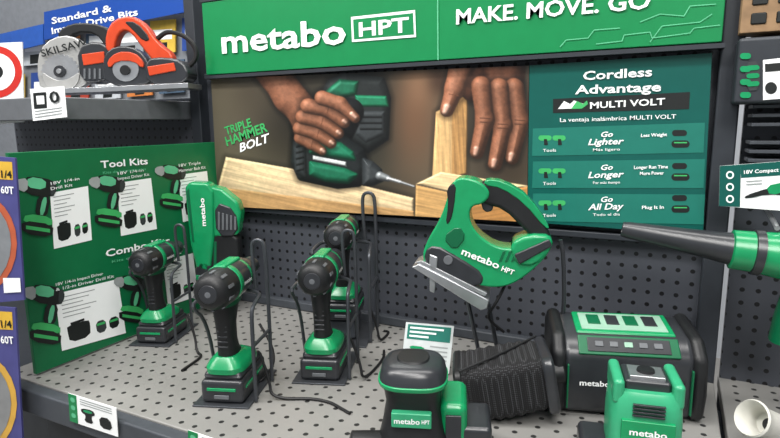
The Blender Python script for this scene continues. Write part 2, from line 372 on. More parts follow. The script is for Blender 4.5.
# ---------------- green info poster ----------------
pi=board("info_poster","dark teal info panel listing cordless battery advantages","sign",FP,[(529.5,65.5),(712,53),(703,235),(527.5,222)],PTEAL)
b=MB()
T=lambda t,L,R_,c,m=WHITE,**k:b.text(FP,t,L,R_,c,m,**k)
T("Cordless",(583,80),(652,76),8.5); T("Advantage",(575,94),(661,91),8.5)
b.poly(FP,[(553,99),(690,92),(689,109),(553,113)],PDARK,.0006)
T("MULTI VOLT",(590,108.5),(665,104.5),6.2)
for k in range(2): b.poly(FP,[(558+k*13,109),(564+k*13,101),(570+k*13,104),(574+k*13,100.5),(584+k*4,104),(572+k*10,108.5)],PLIME if k else WHITE,.001)
T("La ventaja inalámbrica MULTI VOLT",(560,122),(676,118.5),4,bold=False)
for (y0,y1,a,c,e) in [(128,156,"Go","Lighter","Más ligero"),(161,188,"Go","Longer","Por más tiempo"),(193,221,"Go","All Day","Todo el día")]:
    yr=(y0-141)*.035
    b.poly(FP,[(533,y0+.5),(705,y0-4+yr*3),(703.5,y1-2+yr*3),(532,y1)],PROW,.0006)
    T(a,(601,y0+9),(613,y0+8.6),5.2,italic=True); T(c,(588,y0+17),(624,y0+16),6,italic=True); T(e,(593,y0+23),(620,y0+22.4),2.6,bold=False)
    for k in range(2):
        b.poly(FP,capsule((541+k*14,y0+10),(549+k*14,y0+10),2.6),PLIME,.001); b.poly(FP,[(544+k*14,y0+11),(547+k*14,y0+11),(548+k*14,y0+17),(544+k*14,y0+17)],PDARK,.0012)
    T("Tools",(543,y0+24),(556,y0+23.6),3,bold=False)
    b.poly(FP,capsule((675,y0+5),(684,y0+5),3),PDARK,.001); b.poly(FP,capsule((675,y0+16),(686,y0+16),3.6),PDARK,.001); b.poly(FP,[(674,y0+14),(687,y0+14),(687,y0+15.3),(674,y0+15.3)],PLIME,.0013)
T("Less Weight",(641,137),(667,136),3.2); T("Longer Run Time",(634,169),(668,168.2),3.2); T("More Power",(640,175),(664,174.4),3.2); T("Plug It In",(642,209),(664,208.6),3.2)
b.obj("printed_graphic",pi,smooth=False)
# ---------------- tool kits side panel ----------------
FS=Fr((.03,0,0),(1,0,0)); PD2=mat("print_charcoal",(52,56,58),.5)
zt=(FS.pt(17,155).z+FS.pt(211,142).z)/2
tk=root("kit_sign_panel",(.025,-.29,0.002),"green side panel advertising drill kits with white product boxes","sign")
b=MB(); b.box((.025,-.296,zt/2+.003),(.01,.54,zt-.002),PGREEN); b.obj("board",tk,.001)
b=MB()
P=lambda pts,m,o,sm=0:b.poly(FS,pts,m,o*.0002+.0003,sm)
b.text(FS,"Tool Kits",(101,168),(148,164),7,WHITE); b.text(FS,"Combo Kits",(106,257),(170,243),7,WHITE)
b.text(FS,"Kits de herramientas",(103,174),(146,170),2.6,LINE,bold=False); b.text(FS,"Kits combinados",(112,263),(160,252),2.6,LINE,bold=False)
def mini(cx,cy,s,flip=1,sl=-.1):
    def q(pts): return [(cx+flip*x*s,cy+y*s+sl*x*s) for x,y in pts]
    P(q([(-14,-22),(8,-24),(12,-18),(11,-8),(-12,-7),(-16,-15)]),PDARK,3,1)
    P(q([(-7,-22),(8,-23),(10,-14),(-6,-13)]),LINE,4,1)
    P(q([(8,-22),(19,-19),(19,-12),(9,-9)]),PGREY,4,1); P(q([(-15,-20),(-11,-21),(-10,-9),(-14,-10)]),PD2,4,1)
    P(q([(-11,-9),(0,-9),(3,10),(-7,11)]),PDARK,4,1); P(q([(-8,-7),(-4,-7),(-1,8),(-5,8)]),LINE,5,1)
    P(q([(-12,9),(10,8),(13,16),(-12,17)]),PLIME,4,1); P(q([(-13,15),(14,14),(13,25),(-12,26)]),PDARK,5,1); P(q([(-10,19),(10,18),(10,21),(-10,22)]),PLIME,6)
kits=[((50,184),(88,177),(92,240),(54,249),"18V 1/4-in","Drill Kit"),((117,174),(151,169),(157,229),(121,236),"18V 1/4-in","Impact Driver Kit"),((178,166),(207,162),(212,216),(183,222),"18V Triple","Hammer Bolt Kit"),((55,285),(118,270),(126,333),(62,351),"18V 1/4-in Impact Driver","& 1/2-in Driver Drill Kit"),((163,252),(193,244),(198,296),(168,306),"18V Brushless","Combo Kit")]
for A,B_,C,D,t1,t2 in kits:
    A,B_,C,D=V(A),V(B_),V(C),V(D)
    P([tuple(x) for x in(A+V((0,9)),B_+V((0,9)),C,D)],WHITE,2)
    w=(B_-A); f2=.62 if len(t2)<10 else 1
    b.text(FS,t1,tuple(A+V((1,1))),tuple(A+w*.75+V((1,1))),3,WHITE,bold=False); b.text(FS,t2,tuple(A+V((1,6.2))),tuple(A+w*.92*f2+V((1,6.2))),3,WHITE,bold=False)
    def L(s,t): 
        a=(A+V((0,9))).lerp(B_+V((0,9)),s); c=D.lerp(C,s); return tuple(a.lerp(c,t))
    for k in range(6): P([L(.08,.08+k*.07),L(.62-.1*(k%3),.08+k*.07),L(.62-.1*(k%3),.095+k*.07),L(.08,.095+k*.07)],PGREY,3)
    P([L(.12,.60),L(.46,.58),L(.48,.66),L(.46,.88),L(.14,.90),L(.12,.7)],PDARK,3,1); P([L(.18,.56),L(.4,.54),L(.4,.58),L(.18,.60)],PDARK,4)
    P([L(.56,.66),L(.72,.65),L(.72,.86),L(.57,.88)],PD2,3,1); P([L(.77,.66),L(.92,.65),L(.92,.84),L(.77,.86)],PDARK,3,1); P([L(.58,.70),L(.71,.69),L(.71,.73),L(.58,.74)],PLIME,4); P([L(.78,.70),L(.91,.69),L(.91,.73),L(.78,.74)],PLIME,4)
mini(38,205,1.2,-1); mini(109,200,1.05,-1); mini(172,186,.9,-1); mini(46,313,1.2,-1); mini(132,298,.95,-1)
b.obj("printed_graphic",tk,smooth=False)
# shelf-edge price labels
FL=Fr((0,-DEP-.03,0),(0,-1,0))
def label(quad):
    rt=board("price_label","white and green shelf price label with product photo","label",FL,quad,WHITE,.001); rt["group"]="shelf edge labels"
    b=MB(); A,B_,C,D=[V(q) for q in quad]
    L=lambda s,t:tuple(A.lerp(B_,s).lerp(D.lerp(C,s),t))
    b.poly(FL,[L(0,0),L(.17,0),L(.17,1),L(0,1)],SGREEN,.0004)
    for k in range(3): b.poly(FL,[L(.04,.12+k*.28),L(.13,.12+k*.28),L(.13,.28+k*.28),L(.04,.28+k*.28)],LINE,.0006,1)
    b.poly(FL,[L(.25,.4),L(.5,.35),L(.55,.5),L(.45,.6),L(.5,.85),L(.3,.85),L(.35,.6),L(.25,.55)],PDARK,.0004,1); b.poly(FL,[L(.3,.42),L(.48,.4),L(.48,.5),L(.3,.52)],GREEN,.0006,1); b.poly(FL,[L(.62,.5),L(.85,.45),L(.9,.85),L(.64,.88)],PDARK,.0005,1)
    for k in range(3): b.poly(FL,[L(.24,.08+k*.08),L(.9,.08+k*.08),L(.9,.11+k*.08),L(.24,.11+k*.08)],PGREY,.0004)
    b.obj("printed_graphic",rt,smooth=False)
label([(68,393),(116,408),(118,437),(70,421)])
label([(188,430),(246,450),(246,480),(188,460)])
# ---------------- left bay (next fixture) ----------------
lb=root("side_shelf_fixture",(-.5,-.2,ZF),"charcoal wall shelving bay with a high steel shelf","shelving")
ZS=.557
b=MB(); b.box((-.49,-.20,ZS-.012),(.85,.40,.024),RAIL); b.obj("upper_shelf",lb,.003)
b=MB(); b.box((-.066,-.205,ZS-.022),(.012,.41,.05),GREY); b.obj("end_bracket",lb,.003)
b=MB(); b.box((-.49,-.412,ZS-.022),(.85,.014,.05),GREY); b.obj("shelf_edge",lb,.003)
b=MB(); b.box((-.5,.012,-.1),(.86,.02,1.34),PEG); b.obj("pegboard",lb,smooth=False)
b=MB(); b.box((-.5,-.25,-.5),(.86,.5,.9),FRAME); b.obj("base_cabinet",lb,.003)
# blue aisle sign behind
FB=Fr((0,.45,0),(0,-1,0))
bs=board("aisle_sign","blue category sign board with white lettering","sign",FB,[(44,12),(225,-26),(225,4),(44,40)],mat("sign_blue",(28,72,156),.4,var=.03),.01)
b=MB(); b.text(FB,"Standard &",(52,24),(112,11),6.2,WHITE); b.obj("upper_lettering",bs,smooth=False)
b=MB(); b.text(FB,"Impact Drive Bits",(52,34),(138,15),6.2,WHITE); b.obj("lower_lettering",bs,smooth=False)
bt=board("aisle_sign","long plain blue fascia panel above hanging packages","sign",FB,[(-60,48),(43,24),(43,44),(-60,70)],mat("sign_blue2",(40,86,170),.4),.01)
FB2=Fr((0,.5,0),(0,-1,0))
cols=[(170,60,44),(215,180,70),(70,90,110),(190,195,200),(40,70,140),(150,155,160),(200,120,60)]
for j in range(2):
    for k in range(7):
        x=-10+k*32+j*9; y=36+j*40-k*3
        quad=[(x,y),(x+25,y-2),(x+25,y+31),(x,y+33)]
        rt=board("hanging_package","hanging retail package of drill bits in a coloured card","package",FB2,quad,mat("pack%d"%((k*3+j)%7),cols[(k*3+j)%7],.5)); rt["group"]="drill bit packages on the far rack"
        b=MB(); b.poly(FB2,[(x+3,y+9),(x+22,y+8),(x+22,y+18),(x+3,y+19)],WHITE,.001); b.poly(FB2,[(x+8,y+22),(x+17,y+21),(x+17,y+30),(x+8,y+31)],PDARK,.001); b.obj("printed_graphic",rt,smooth=False)
b=MB(); b.box((-1.2,.53,.075),(2.4,.02,2.05),mat("far_rack",(120,124,130),.6)); thing(b.obj("rack_panel",smooth=False),"grey steel rack back panel behind hanging packages","rack")
# round red ring sign
FT=Fr((-.5,-.44,0),(.45,-.9,0))
rs=board("round_logo_sign","white sign board with a red ring emblem","sign",FT,[(-25,44),(22,42),(24,122),(-25,126)],WHITE,.004)
RED=mat("print_red",(190,44,36),.4)
b=MB()
def disc(cx,cy,r,m,off,sx=1): b.poly(FT,[(cx+r*sx*math.cos(t*math.pi/16),cy+r*math.sin(t*math.pi/16)) for t in range(32)],m,off)
disc(-4,72,26,RED,.001); disc(-4,72,19,WHITE,.0015); disc(-4,72,7,PDARK,.002)
b.obj("printed_graphic",rs,smooth=False)
# tag
FG=Fr((0,-.424,0),(0,-1,0))
tg=board("price_label","small white shelf tag with dark figures","label",FG,[(30,89),(64,86),(67,117),(33,121)],WHITE,.001)
b=MB(); b.text(FG,"0",(50,103),(60,102),11,PDARK); b.poly(FG,[(33,93),(46,92),(47,108),(34,109)],PDARK,.0005); b.poly(FG,[(36,96),(44,95.5),(44.5,104),(37,104.5)],WHITE,.001)
for k in range(3): b.poly(FG,[(35,111+k*3),(62,107+k*3),(62,108+k*3),(35,112+k*3)],PGREY,.0006)
b.obj("printed_graphic",tg,smooth=False)
# worm-drive saw
ORANGE=mat("saw_red_orange",(192,66,34),.32)
FC=Fr((-.33,-.22,ZS),(.5,-.86,0))
def prismpx(fr,pts,a,c,m,name,parent,bev=.004,sm=0):
    b=MB(); b.prism([fr.pt(x,y) for x,y in (chaikin(pts,sm) if sm else pts)],fr.n,a,c,m); return b.obj(name,parent,bev)
base=FC.pt(80,98); sw=root("circular_saw",(base.x,base.y,ZS+.002),"grey and black circular saw with round blade guard","power saw")
def circ(cx,cy,rx,ry=None,n=24): ry=ry or rx; return [(cx+rx*math.cos(2*math.pi*k/n),cy+ry*math.sin(2*math.pi*k/n)) for k in range(n)]
SIL=mat("cast_magnesium",(172,172,170),.35,.4)
prismpx(FC,[(40,70),(43,50),(56,38),(74,36),(88,45),(94,60),(93,82),(80,90),(44,92)],.018,.012,SIL,"upper_guard",sw,.004,1)
teeth=[]
for k in range(48):
    r_=19.5 if k%2 else 17.6; teeth.append((64+r_*math.cos(2*math.pi*k/48),73+r_*math.sin(2*math.pi*k/48)*.95))
prismpx(FC,teeth,.0195,-.017,STEEL,"saw_blade",sw,0)
prismpx(FC,[(46,72),(48,84),(56,91),(72,92),(82,84),(84,72),(76,78),(64,82),(54,78)],.022,0,SIL,"lower_guard",sw,.001,1)
prismpx(FC,circ(64,72,6,6),.024,.0,BLACK2,"arbor",sw,.001)
prismpx(FC,circ(64,72,2.5),.028,.0,STEEL,"arbor_bolt",sw,.001)
prismpx(FC,[(40,90),(114,88),(114,93),(40,95)],.05,.05,STEEL,"base_plate",sw,.001)
prismpx(FC,[(82,48),(102,42),(118,50),(122,70),(108,84),(86,84)],.035,.03,BLACK2,"motor_housing",sw,.008,1)
prismpx(FC,[(58,36),(66,27),(80,23),(104,25),(117,35),(116,48),(107,47),(98,34),(78,33),(68,44)],.014,.014,BLACK,"rear_handle",sw,.005,1)
prismpx(FC,[(88,56),(110,53),(111,64),(90,67)],.037,-.03,ORANGE,"motor_band",sw,.002)
for k in range(5): prismpx(FC,[(90+k*5,70),(92+k*5,70),(92+k*5,80),(90+k*5,80)],.037,-.03,GREY,"vent_rib",sw,.0005)
b=MB(); b.text(FC,"SKILSAW",(42,57),(88,45),7,PDARK,.0245); b.obj("lettering",sw,smooth=False)
FC2=Fr((-.17,-.17,ZS),(.4,-.92,0))
base=FC2.pt(150,96); s2=root("circular_saw",(base.x,base.y,ZS+.002),"orange-red circular saw with black motor on a steel shelf","power saw")
prismpx(FC2,[(112,88),(196,84),(196,89),(112,93)],.05,.04,STEEL,"base_plate",s2,.001)
prismpx(FC2,[(106,62),(112,50),(126,46),(142,50),(152,62),(156,78),(150,86),(108,86)],.02,.012,BLACK2,"blade_guard",s2,.005,1)
prismpx(FC2,circ(130,70,13,12),.0225,0,STEEL,"saw_blade",s2,.001)
prismpx(FC2,[(112,62),(122,53),(138,53),(148,62),(148,70),(138,62),(122,62),(114,70)],.026,0,ORANGE,"guard_rim",s2,.002,1)
prismpx(FC2,circ(130,71,5,5),.027,0,BLACK,"arbor",s2,.001)
prismpx(FC2,[(150,60),(170,58),(188,62),(196,76),(186,86),(152,86)],.035,.03,BLACK2,"motor_housing",s2,.008,1)
prismpx(FC2,[(154,68),(180,64),(182,72),(156,77)],.038,-.03,ORANGE,"motor_band",s2,.002)
prismpx(FC2,[(108,34),(116,20),(134,16),(148,25),(160,43),(176,55),(174,66),(158,65),(145,49),(133,33),(125,31),(119,40),(117,54),(108,52)],.015,.015,ORANGE,"handle",s2,.006,1)
prismpx(FC2,[(126,22),(140,23),(154,40),(147,43),(135,30)],.017,.017,BLACK,"handle_grip",s2,.003,1)
b=MB(); b.tube([FC2.pt(186,70),FC2.pt(199,56),FC2.pt(190,38),FC2.pt(168,30),FC2.pt(156,40)],.006,CABLE,sm=3); b.obj("power_cord",s2)
b=MB(); b.tube([FC.pt(112,60),FC.pt(124,76),FC.pt(118,92)],.004,CABLE,sm=3); b.obj("power_cord",sw)
# blade packs
FK=Fr((-.02,-.66,0),(.25,-.97,0))
PUR=mat("pack_violet",(72,72,128),.4); YEL=mat("pack_yellow",(214,172,62),.4)
for (y0,y1,c1) in ((158,300,(180,90,60)),(308,470,(205,160,70))):
    rt=board("saw_blade_package","carded circular saw blade in violet and orange packaging","saw blade",FK,[(-60,y0-6),(15,y0),(24,y1),(-60,y1+8)],PUR,.004); rt["group"]="saw blade packages"
    b=MB(); m_=mat("pack_%d"%c1[0],c1,.4)
    b.poly(FK,[(-58,y0),(12,y0+4),(13,y0+22),(-58,y0+18)],YEL,.0006)
    b.text(FK,"7-1/4",(-8,y0+19),(12,y0+20),7,PDARK,.0015)
    cy=(y0+y1)/2+15
    b.poly(FK,circ(-25,cy,42,52),m_,.0008); b.poly(FK,circ(-25,cy,36,45),STEEL,.0014)
    b.text(FK,"60T",(1,y0+35),(14,y0+36),7,WHITE,.002); b.poly(FK,[(3,y1-22),(20,y1-22),(21,y1-8),(4,y1-7)],WHITE,.002)
    b.obj("printed_graphic",rt,smooth=False)
# ---------------- drivers ----------------
def driver(loc,yaw,scale,label,cat="power drill",long=0,name="cordless_driver"):
    rt=root(name,loc,label,cat,yaw,scale=scale)
    z=.198
    b=MB(); b.box((0,.012,.021),(.074,.114,.040),BLACK2); b.box((0,.012,.046),(.066,.104,.014),BLACK2); b.obj("battery",rt,.007,world=False)
    for x,y,sx_,sy_ in((0,-.0457,.05,.003),(.0375,.012,.002,.085),(-.0375,.012,.002,.085)):
        b=MB(); b.box((x,y,.026),(sx_,sy_,.005),GREEN); b.obj("battery_stripe",rt,.0006,1,world=False)
    b=MB(); b.box((0,-.0462,.013),(.026,.003,.007),GREY); b.obj("release_button",rt,.001,1,world=False)
    b=MB(); b.loft([((0,.008,.051),.034,.051),((0,.006,.060),.034,.050),((0,.003,.068),.029,.041),((0,-.001,.076),.020,.029)],GREEN,pw=3.6,seg=28); b.obj("foot",rt,world=False)
    b=MB(); b.loft([((0,-.001,.073),.0180,.026),((0,-.005,.084),.0160,.023),((0,-.008,.10),.0148,.0205),((0,-.010,.13),.0155,.0215),((0,-.008,.15),.0175,.026),((0,-.004,.168),.0195,.032)],BLACK,pw=2.4); b.obj("handle",rt,world=False)
    b=MB(); b.loft([((0,-.003,.164),.0208,.034),((0,-.001,.174),.0215,.038),((0,.0,.186),.023,.044)],DGREEN,pw=2.4); b.obj("handle_collar",rt,world=False)
    for k in range(6):
        b=MB(); b.box((0,-.0292,.094+k*.009),(.018,.002,.003),BLACK2); b.obj("grip_rib",rt,.001,1,world=False)
    b=MB(); b.box((0,.022,.150),(.013,.016,.03),BLACK2); b.obj("trigger",rt,.004,world=False)
    b=MB(); b.lathe((0,0,z),(0,1,0),[(-.070,0),(-.0695,.016),(-.066,.024),(-.058,.0295),(-.045,.0320),(-.02,.0328),(-.012,.0322)],BLACK)
    b.obj("rear_cap",rt,world=False)
    b=MB(); b.lathe((0,0,z),(0,1,0),[(-.0708,0),(-.0712,.009),(-.0708,.0145),(-.0690,.0155)],BLACK2)
    b.lathe((0,0,z),(0,1,0),[(-.0718,0),(-.0714,.005)],GREY,seg=16); b.obj("rear_badge",rt,world=False)
    for k in range(10):
        t=2*math.pi*k/10+.3
        b=MB(); b.box((.0312*math.cos(t),-.048,z+.0312*math.sin(t)),(.002,.018,.005),GREY,Matrix.Rotation(-t,3,'Y')); b.obj("vent_slot",rt,world=False)
    b=MB(); b.lathe((0,0,z),(0,1,0),[(-.016,.0318),(-.014,.0338),(-.004,.0342),(-.002,.0328)],GREEN); b.obj("green_ring",rt,world=False)
    b=MB(); b.lathe((0,0,z),(0,1,0),[(-.004,.0330),(.03,.0325),(.036,.0318)],BLACK2); b.obj("motor_housing",rt,world=False)
    b=MB(); b.box((0,.010,z+.031),(.022,.066,.008),GREEN); b.obj("top_spine",rt,.003,world=False)
    b=MB(); b.lathe((0,0,z),(0,1,0),[(.034,.0308),(.036,.032),(.048,.0298),(.05,.026)],GREEN); b.obj("front_ring",rt,world=False)
    b=MB(); b.lathe((0,0,z),(0,1,0),[(.048,.0285),(.052,.029),(.075+long,.025),(.088+long,.021),(.092+long,.017)],BLACK2); b.obj("gearcase",rt,world=False)
    b=MB(); b.lathe((0,0,z),(0,1,0),[(.09+long,.014),(.094+long,.0165),(.118+long,.0165),(.122+long,.009),(.13+long,.006),(.13+long,0)],STEEL if long else BLACK2); b.obj("chuck",rt,world=False)
    b=MB(); b.textl((.0336,.016,z),(0,1,0),(1,0,0),"metabo",.034,.007,WHITE); b.obj("lettering",rt,smooth=False,world=False)
    return rt
def stand(loc,yaw,scale=1,riser=0):
    rt=root("wire_tool_stand",loc,"grey wire display stand holding a cordless tool","tool stand",yaw,group="wire tool stands",scale=scale)
    b=MB(); b.box((.0,.02,-.001),(.10,.15,.003),WIRE); b.obj("base_plate",rt,.001,world=False)
    if riser:
        b=MB(); b.box((0,.01,riser/scale/2-.001),(.05,.07,riser/scale-.006),RAIL); b.obj("riser_block",rt,.004,world=False)
    b=MB()
    b.tube([(.054,-.03,.0),(.054,-.03,.15),(.054,-.025,.165),(.052,.0,.17),(.048,.04,.172),(.0,.058,.172),(-.048,.04,.172),(-.052,.0,.17),(-.054,-.025,.165),(-.054,.03,.12),(-.050,.05,.0)],.0034,WIRE,sm=2)
    b.obj("cradle_wire",rt,world=False)
    b=MB(); b.tube([(.056,.05,.0),(.056,.05,.25),(.050,.05,.266),(.034,.05,.266),(.030,.05,.25),(.034,.05,.176)],.0034,WIRE,sm=2); b.obj("hanger_wire",rt,world=False)
    b=MB(); b.tube([(.055,-.03,.10),(.056,.05,.10)],.003,WIRE)
    b.obj("cross_wire",rt,world=False); return rt
FD=Fr((0,0,0),(0,0,1))
def on(px,py,z=.003): p=FD.pt(px,py); return (p.x,p.y,z)
def cable(pts,label="thin black security tether cable on the display deck"):
    b=MB(); b.tube(pts,.0028,CABLE,sm=3); thing(b.obj("security_cable"),label,"cable",group="security tether cables")
YW=.35
d3=on(161,338); driver(d3,YW,.97,"green and black cordless drill standing beside the green kit panel"); stand(d3,YW,.98)
d2=on(233,393); driver(d2,YW,1.07,"green and black impact driver held upright in a wire stand"); stand(d2,YW,1.05)
d4=on(325,372); driver(d4,YW,1.05,"green and black impact driver with upright handle and large battery"); stand(d4,YW,1.05)
d5=on(345,336); driver((d5[0],d5[1],.052),YW,1.0,"green and black cordless drill with silver chuck by the pegboard",long=.02); stand(d5,YW,1.24,.05)
for p,q in (((190,350),(182,372)),((262,395),(350,415)),((352,378),(384,352)),((370,340),(384,332))):
    a=V(on(*p)); c=V(on(*q)); cable([a+V((0,0,.08)),a+V((.02,0,.03)),a+V((.03,-.01,0)),(a+c)/2+V((.02,.03,0)),c])
a=V(on(262,372)); cable([a+V((0,0,.10)),a+V((.03,0,.06)),a+V((.05,-.02,.03)),a+V((.03,-.04,.0)),a+V((.02,-.06,0)),a+V((-.0,-.09,0))])
# ---------------- tall tool at back corner ----------------
FTl=Fr((.093,-.108,0),(.45,-.89,0))
rt=root("angle_tool",(.093,-.108,.003),"tall green and black cordless tool standing on end beside a panel","power tool")
prismpx(FTl,[(188,186),(193,181),(211,182),(217,190),(217,236),(213,270),(200,268),(193,240)],.028,.022,GREEN,"housing",rt,.008)
prismpx(FTl,[(208,184),(224,188),(240,201),(243,212),(240,234),(215,236)],.022,.026,GREEN,"motor_housing",rt,.008)
prismpx(FTl,[(217,200),(238,208),(241,234),(219,235)],.026,.0,BLACK2,"vent_cover",rt,.004,1)
for k in range(5): prismpx(FTl,[(221+k*4,210+k*1.2),(223+k*4,210.6+k*1.2),(223+k*4,228),(221+k*4,228)],.028,-.024,GREY,"vent_slot",rt,.0005)
prismpx(FTl,[(211,232),(240,231),(242,255),(239,282),(230,299),(214,300),(208,262)],.020,.020,BLACK,"handle",rt,.009,1)
prismpx(FTl,[(216,240),(219,240),(219,286),(216,286)],.0215,0,DGREEN,"handle_stripe",rt,.001)
prismpx(FTl,[(198,258),(216,260),(220,302),(206,304),(199,292)],.028,.022,BLACK2,"battery",rt,.006,1)
prismpx(FTl,[(199,272),(217,274),(217,279),(200,277)],.029,-.02,GREEN,"battery_stripe",rt,.001)
prismpx(FTl,[(190,190),(193,187),(198,240),(196,240)],.0285,.0,DGREEN,"edge_trim",rt,.001)
b=MB(); b.text(FTl,"metabo",(206,226),(204,198),4.6,WHITE,.0295); b.obj("lettering",rt,smooth=False)
# ---------------- jigsaw ----------------
FJ=Fr((.84,-.23,.3),(.25,-.968,0))
jb=FJ.pt(484,300)
js=root("jigsaw",(jb.x,jb.y,jb.z),"bright green cordless jigsaw with black grip and steel shoe","jigsaw",)
b=MB(); b.prism([FJ.pt(*q) for q in chaikin([(452,182),(462,175),(482,180),(492,192),(484,202),(472,204),(470,216),(478,232),(500,246),(526,244),(545,238),(552,244),(538,262),(512,282),(486,284),(450,272),(428,262),(424,252),(430,236),(441,218),(448,200)],2)],FJ.n,.028,.028,GREEN); b.obj("housing",js,.011,4)
prismpx(FJ,[(478,180),(504,183),(530,202),(550,230),(549,240),(538,243),(524,228),(504,208),(484,203),(474,196)],.018,.018,BLACK,"handle",js,.008,1)
prismpx(FJ,[(486,178),(504,180),(529,195),(550,226),(545,227),(524,202),(502,187),(484,184)],.0195,.0195,GREEN,"handle_stripe",js,.003,1)
prismpx(FJ,[(508,240),(528,231),(551,232),(552,244),(536,262),(516,262)],.033,.033,GREEN,"battery",js,.008,1)
prismpx(FJ,[(514,250),(548,235),(551,242),(519,260)],.036,.036,BLACK2,"battery_stripe",js,.003)
prismpx(FJ,[(426,248),(436,240),(462,254),(486,270),(482,284),(450,276),(428,264)],.031,.031,BLACK2,"gear_cover",js,.006,1)
prismpx(FJ,[(415,262),(422,259),(490,294),(488,302),(482,304)],.038,.038,STEEL,"shoe_plate",js,.002)
prismpx(FJ,[(418,258),(424,256),(488,288),(486,291)],.034,-.018,STEEL,"shoe_flange",js,.001)
prismpx(FJ,[(432,250),(440,253),(437,288),(432,286)],.034,-.026,STEEL,"blade_clamp",js,.002)
prismpx(FJ,[(480,198),(492,200),(494,210),(484,212)],.012,.012,BLACK2,"trigger",js,.003,1)
prismpx(FJ,[(444,234),(460,222),(468,234),(456,248)],.0305,0,DGREEN,"side_badge",js,.002,1)
prismpx(FJ,circ(450,256,4.5,4.5),.033,0,GREY,"pivot_screw",js,.001)
for k in range(4): prismpx(FJ,[(503+k*6,248),(506+k*6,247),(502+k*6,257),(499+k*6,258)],.0295,-.02,DGREEN,"vent_slot",js,.0005)
prismpx(FJ,[(448,186),(458,180),(456,204),(452,220),(447,222),(450,202)],.0295,.0295,BLACK,"front_bumper",js,.003,1)
b=MB(); b.text(FJ,"metabo",(461,254),(498,269),7,WHITE,.0318); b.obj("lettering",js,smooth=False)
b=MB(); b.text(FJ,"HPT",(501,270.5),(513,275),5,WHITE,.0305); b.obj("model_lettering",js,smooth=False)
# jigsaw stand
sb=on(492,372)
st=root("wire_tool_stand",sb,"grey steel post stand carrying the jigsaw","tool stand",group="wire tool stands")
b=MB(); b.box((sb[0],sb[1],.002),(.12,.1,.003),WIRE); b.obj("base_plate",st,.001)
top=FJ.pt(478,296)
b=MB(); b.tube([(sb[0]-.02,sb[1],.003),(top.x-.02,top.y,top.z-.01)],.004,WIRE); b.obj("post",st)
b=MB(); b.tube([(sb[0]+.02,sb[1],.003),(top.x+.02,top.y,top.z-.012)],.004,WIRE); b.obj("post",st)
a=FJ.pt(505,285); cable([a,a+V((-.01,-.02,-.03)),a+V((-.03,-.02,-.06)),a+V((0,0,-.09))],"coiled black security tether under the jigsaw")
# ---------------- info cards ----------------
def card(quad,fr,lab):
    rt=board("info_card",lab,"sign",fr,quad,mat("card_grey",(196,202,202),.5),.002)
    A,B_,C,D=[V(q) for q in quad]; L=lambda s,t:tuple(A.lerp(B_,s).lerp(D.lerp(C,s),t))
    b=MB(); b.poly(fr,[L(.05,.04),L(.95,.04),L(.95,.36),L(.05,.36)],PROW,.0006)
    for k in range(3): b.poly(fr,[L(.1,.09+k*.09),L(.8-.15*k,.09+k*.09),L(.8-.15*k,.13+k*.09),L(.1,.13+k*.09)],WHITE,.0008)
    b.poly(fr,[L(.1,.5),L(.45,.5),L(.4,.62),L(.36,.78),L(.22,.78),L(.2,.62)],GREEN,.0006,1); b.poly(fr,[L(.18,.74),L(.46,.72),L(.46,.9),L(.2,.9)],PDARK,.0008,1)
    for k in range(5): b.poly(fr,[L(.55,.46+k*.09),L(.92,.46+k*.09),L(.92,.49+k*.09),L(.55,.49+k*.09)],PGREY,.0006)
    b.obj("printed_graphic",rt,smooth=False)
    bb=fr.pt(*L(.5,1)); b=MB(); b.tube([bb+V((0,.004,0)),V((bb.x,bb.y+.004,.002))],.003,WIRE); b.obj("support_leg",rt)
c1=on(430,374); card([(406,322),(454,326),(449,374),(401,367)],Fr((c1[0],c1[1],0),(.2,-.9,.35)),"small tilted info card with teal heading on the deck")
c2=on(690,408); card([(655,366),(699,368),(694,430),(650,424)],Fr((c2[0]-.01,c2[1],0),(.1,-.95,.2)),"info card with teal heading standing beside the radio")
# ---------------- dust bag ----------------
MESHM=perf("black_mesh_fabric",(62,63,66),(16,16,18),(300,300,300),.62,0,.85)
cb=V(on(503,410)); cb.z=.058
rt=root("dust_bag",cb,"black mesh fabric dust collection bag lying on the deck","dust bag",rot=(0,math.radians(80),math.radians(20)))
b=MB(); secs=[]
n=33
for k in range(n):
    t=-.074+k*.142/(n-1); u_=k/(n-1)
    s2_=.043+.004*math.sin(math.pi*u_)+.0012*math.sin(k*1.57)
    secs.append(((.002*math.sin(u_*5),0,t),s2_,s2_*1.22))
b.loft(secs,MESHM,seg=40,pw=6.5); b.obj("bag_body",rt,world=False)
b=MB(); b.loft([((0,0,.064),.047,.057),((0,0,.068),.0495,.0595),((0,0,.078),.0495,.0595),((0,0,.082),.046,.056)],BLACK2,seg=40,pw=7); b.obj("bag_frame",rt,world=False)
b=MB(); b.loft([((0,0,-.082),.041,.051),((0,0,-.078),.045,.055),((0,0,-.070),.045,.055),((0,0,-.066),.042,.051)],BLACK,seg=40,pw=7); b.obj("end_cap",rt,world=False)
b=MB(); b.tube([(-.0475,-.052,-.07),(-.050,-.01,0),(-.0485,.05,.068)],.0022,BLACK,sm=1); b.obj("seam",rt,world=False)
b=MB(); b.lathe((0,0,.080),(0,0,1),[(0,.02),(.02,.019),(.023,.016)],BLACK); b.obj("bag_port",rt,world=False)
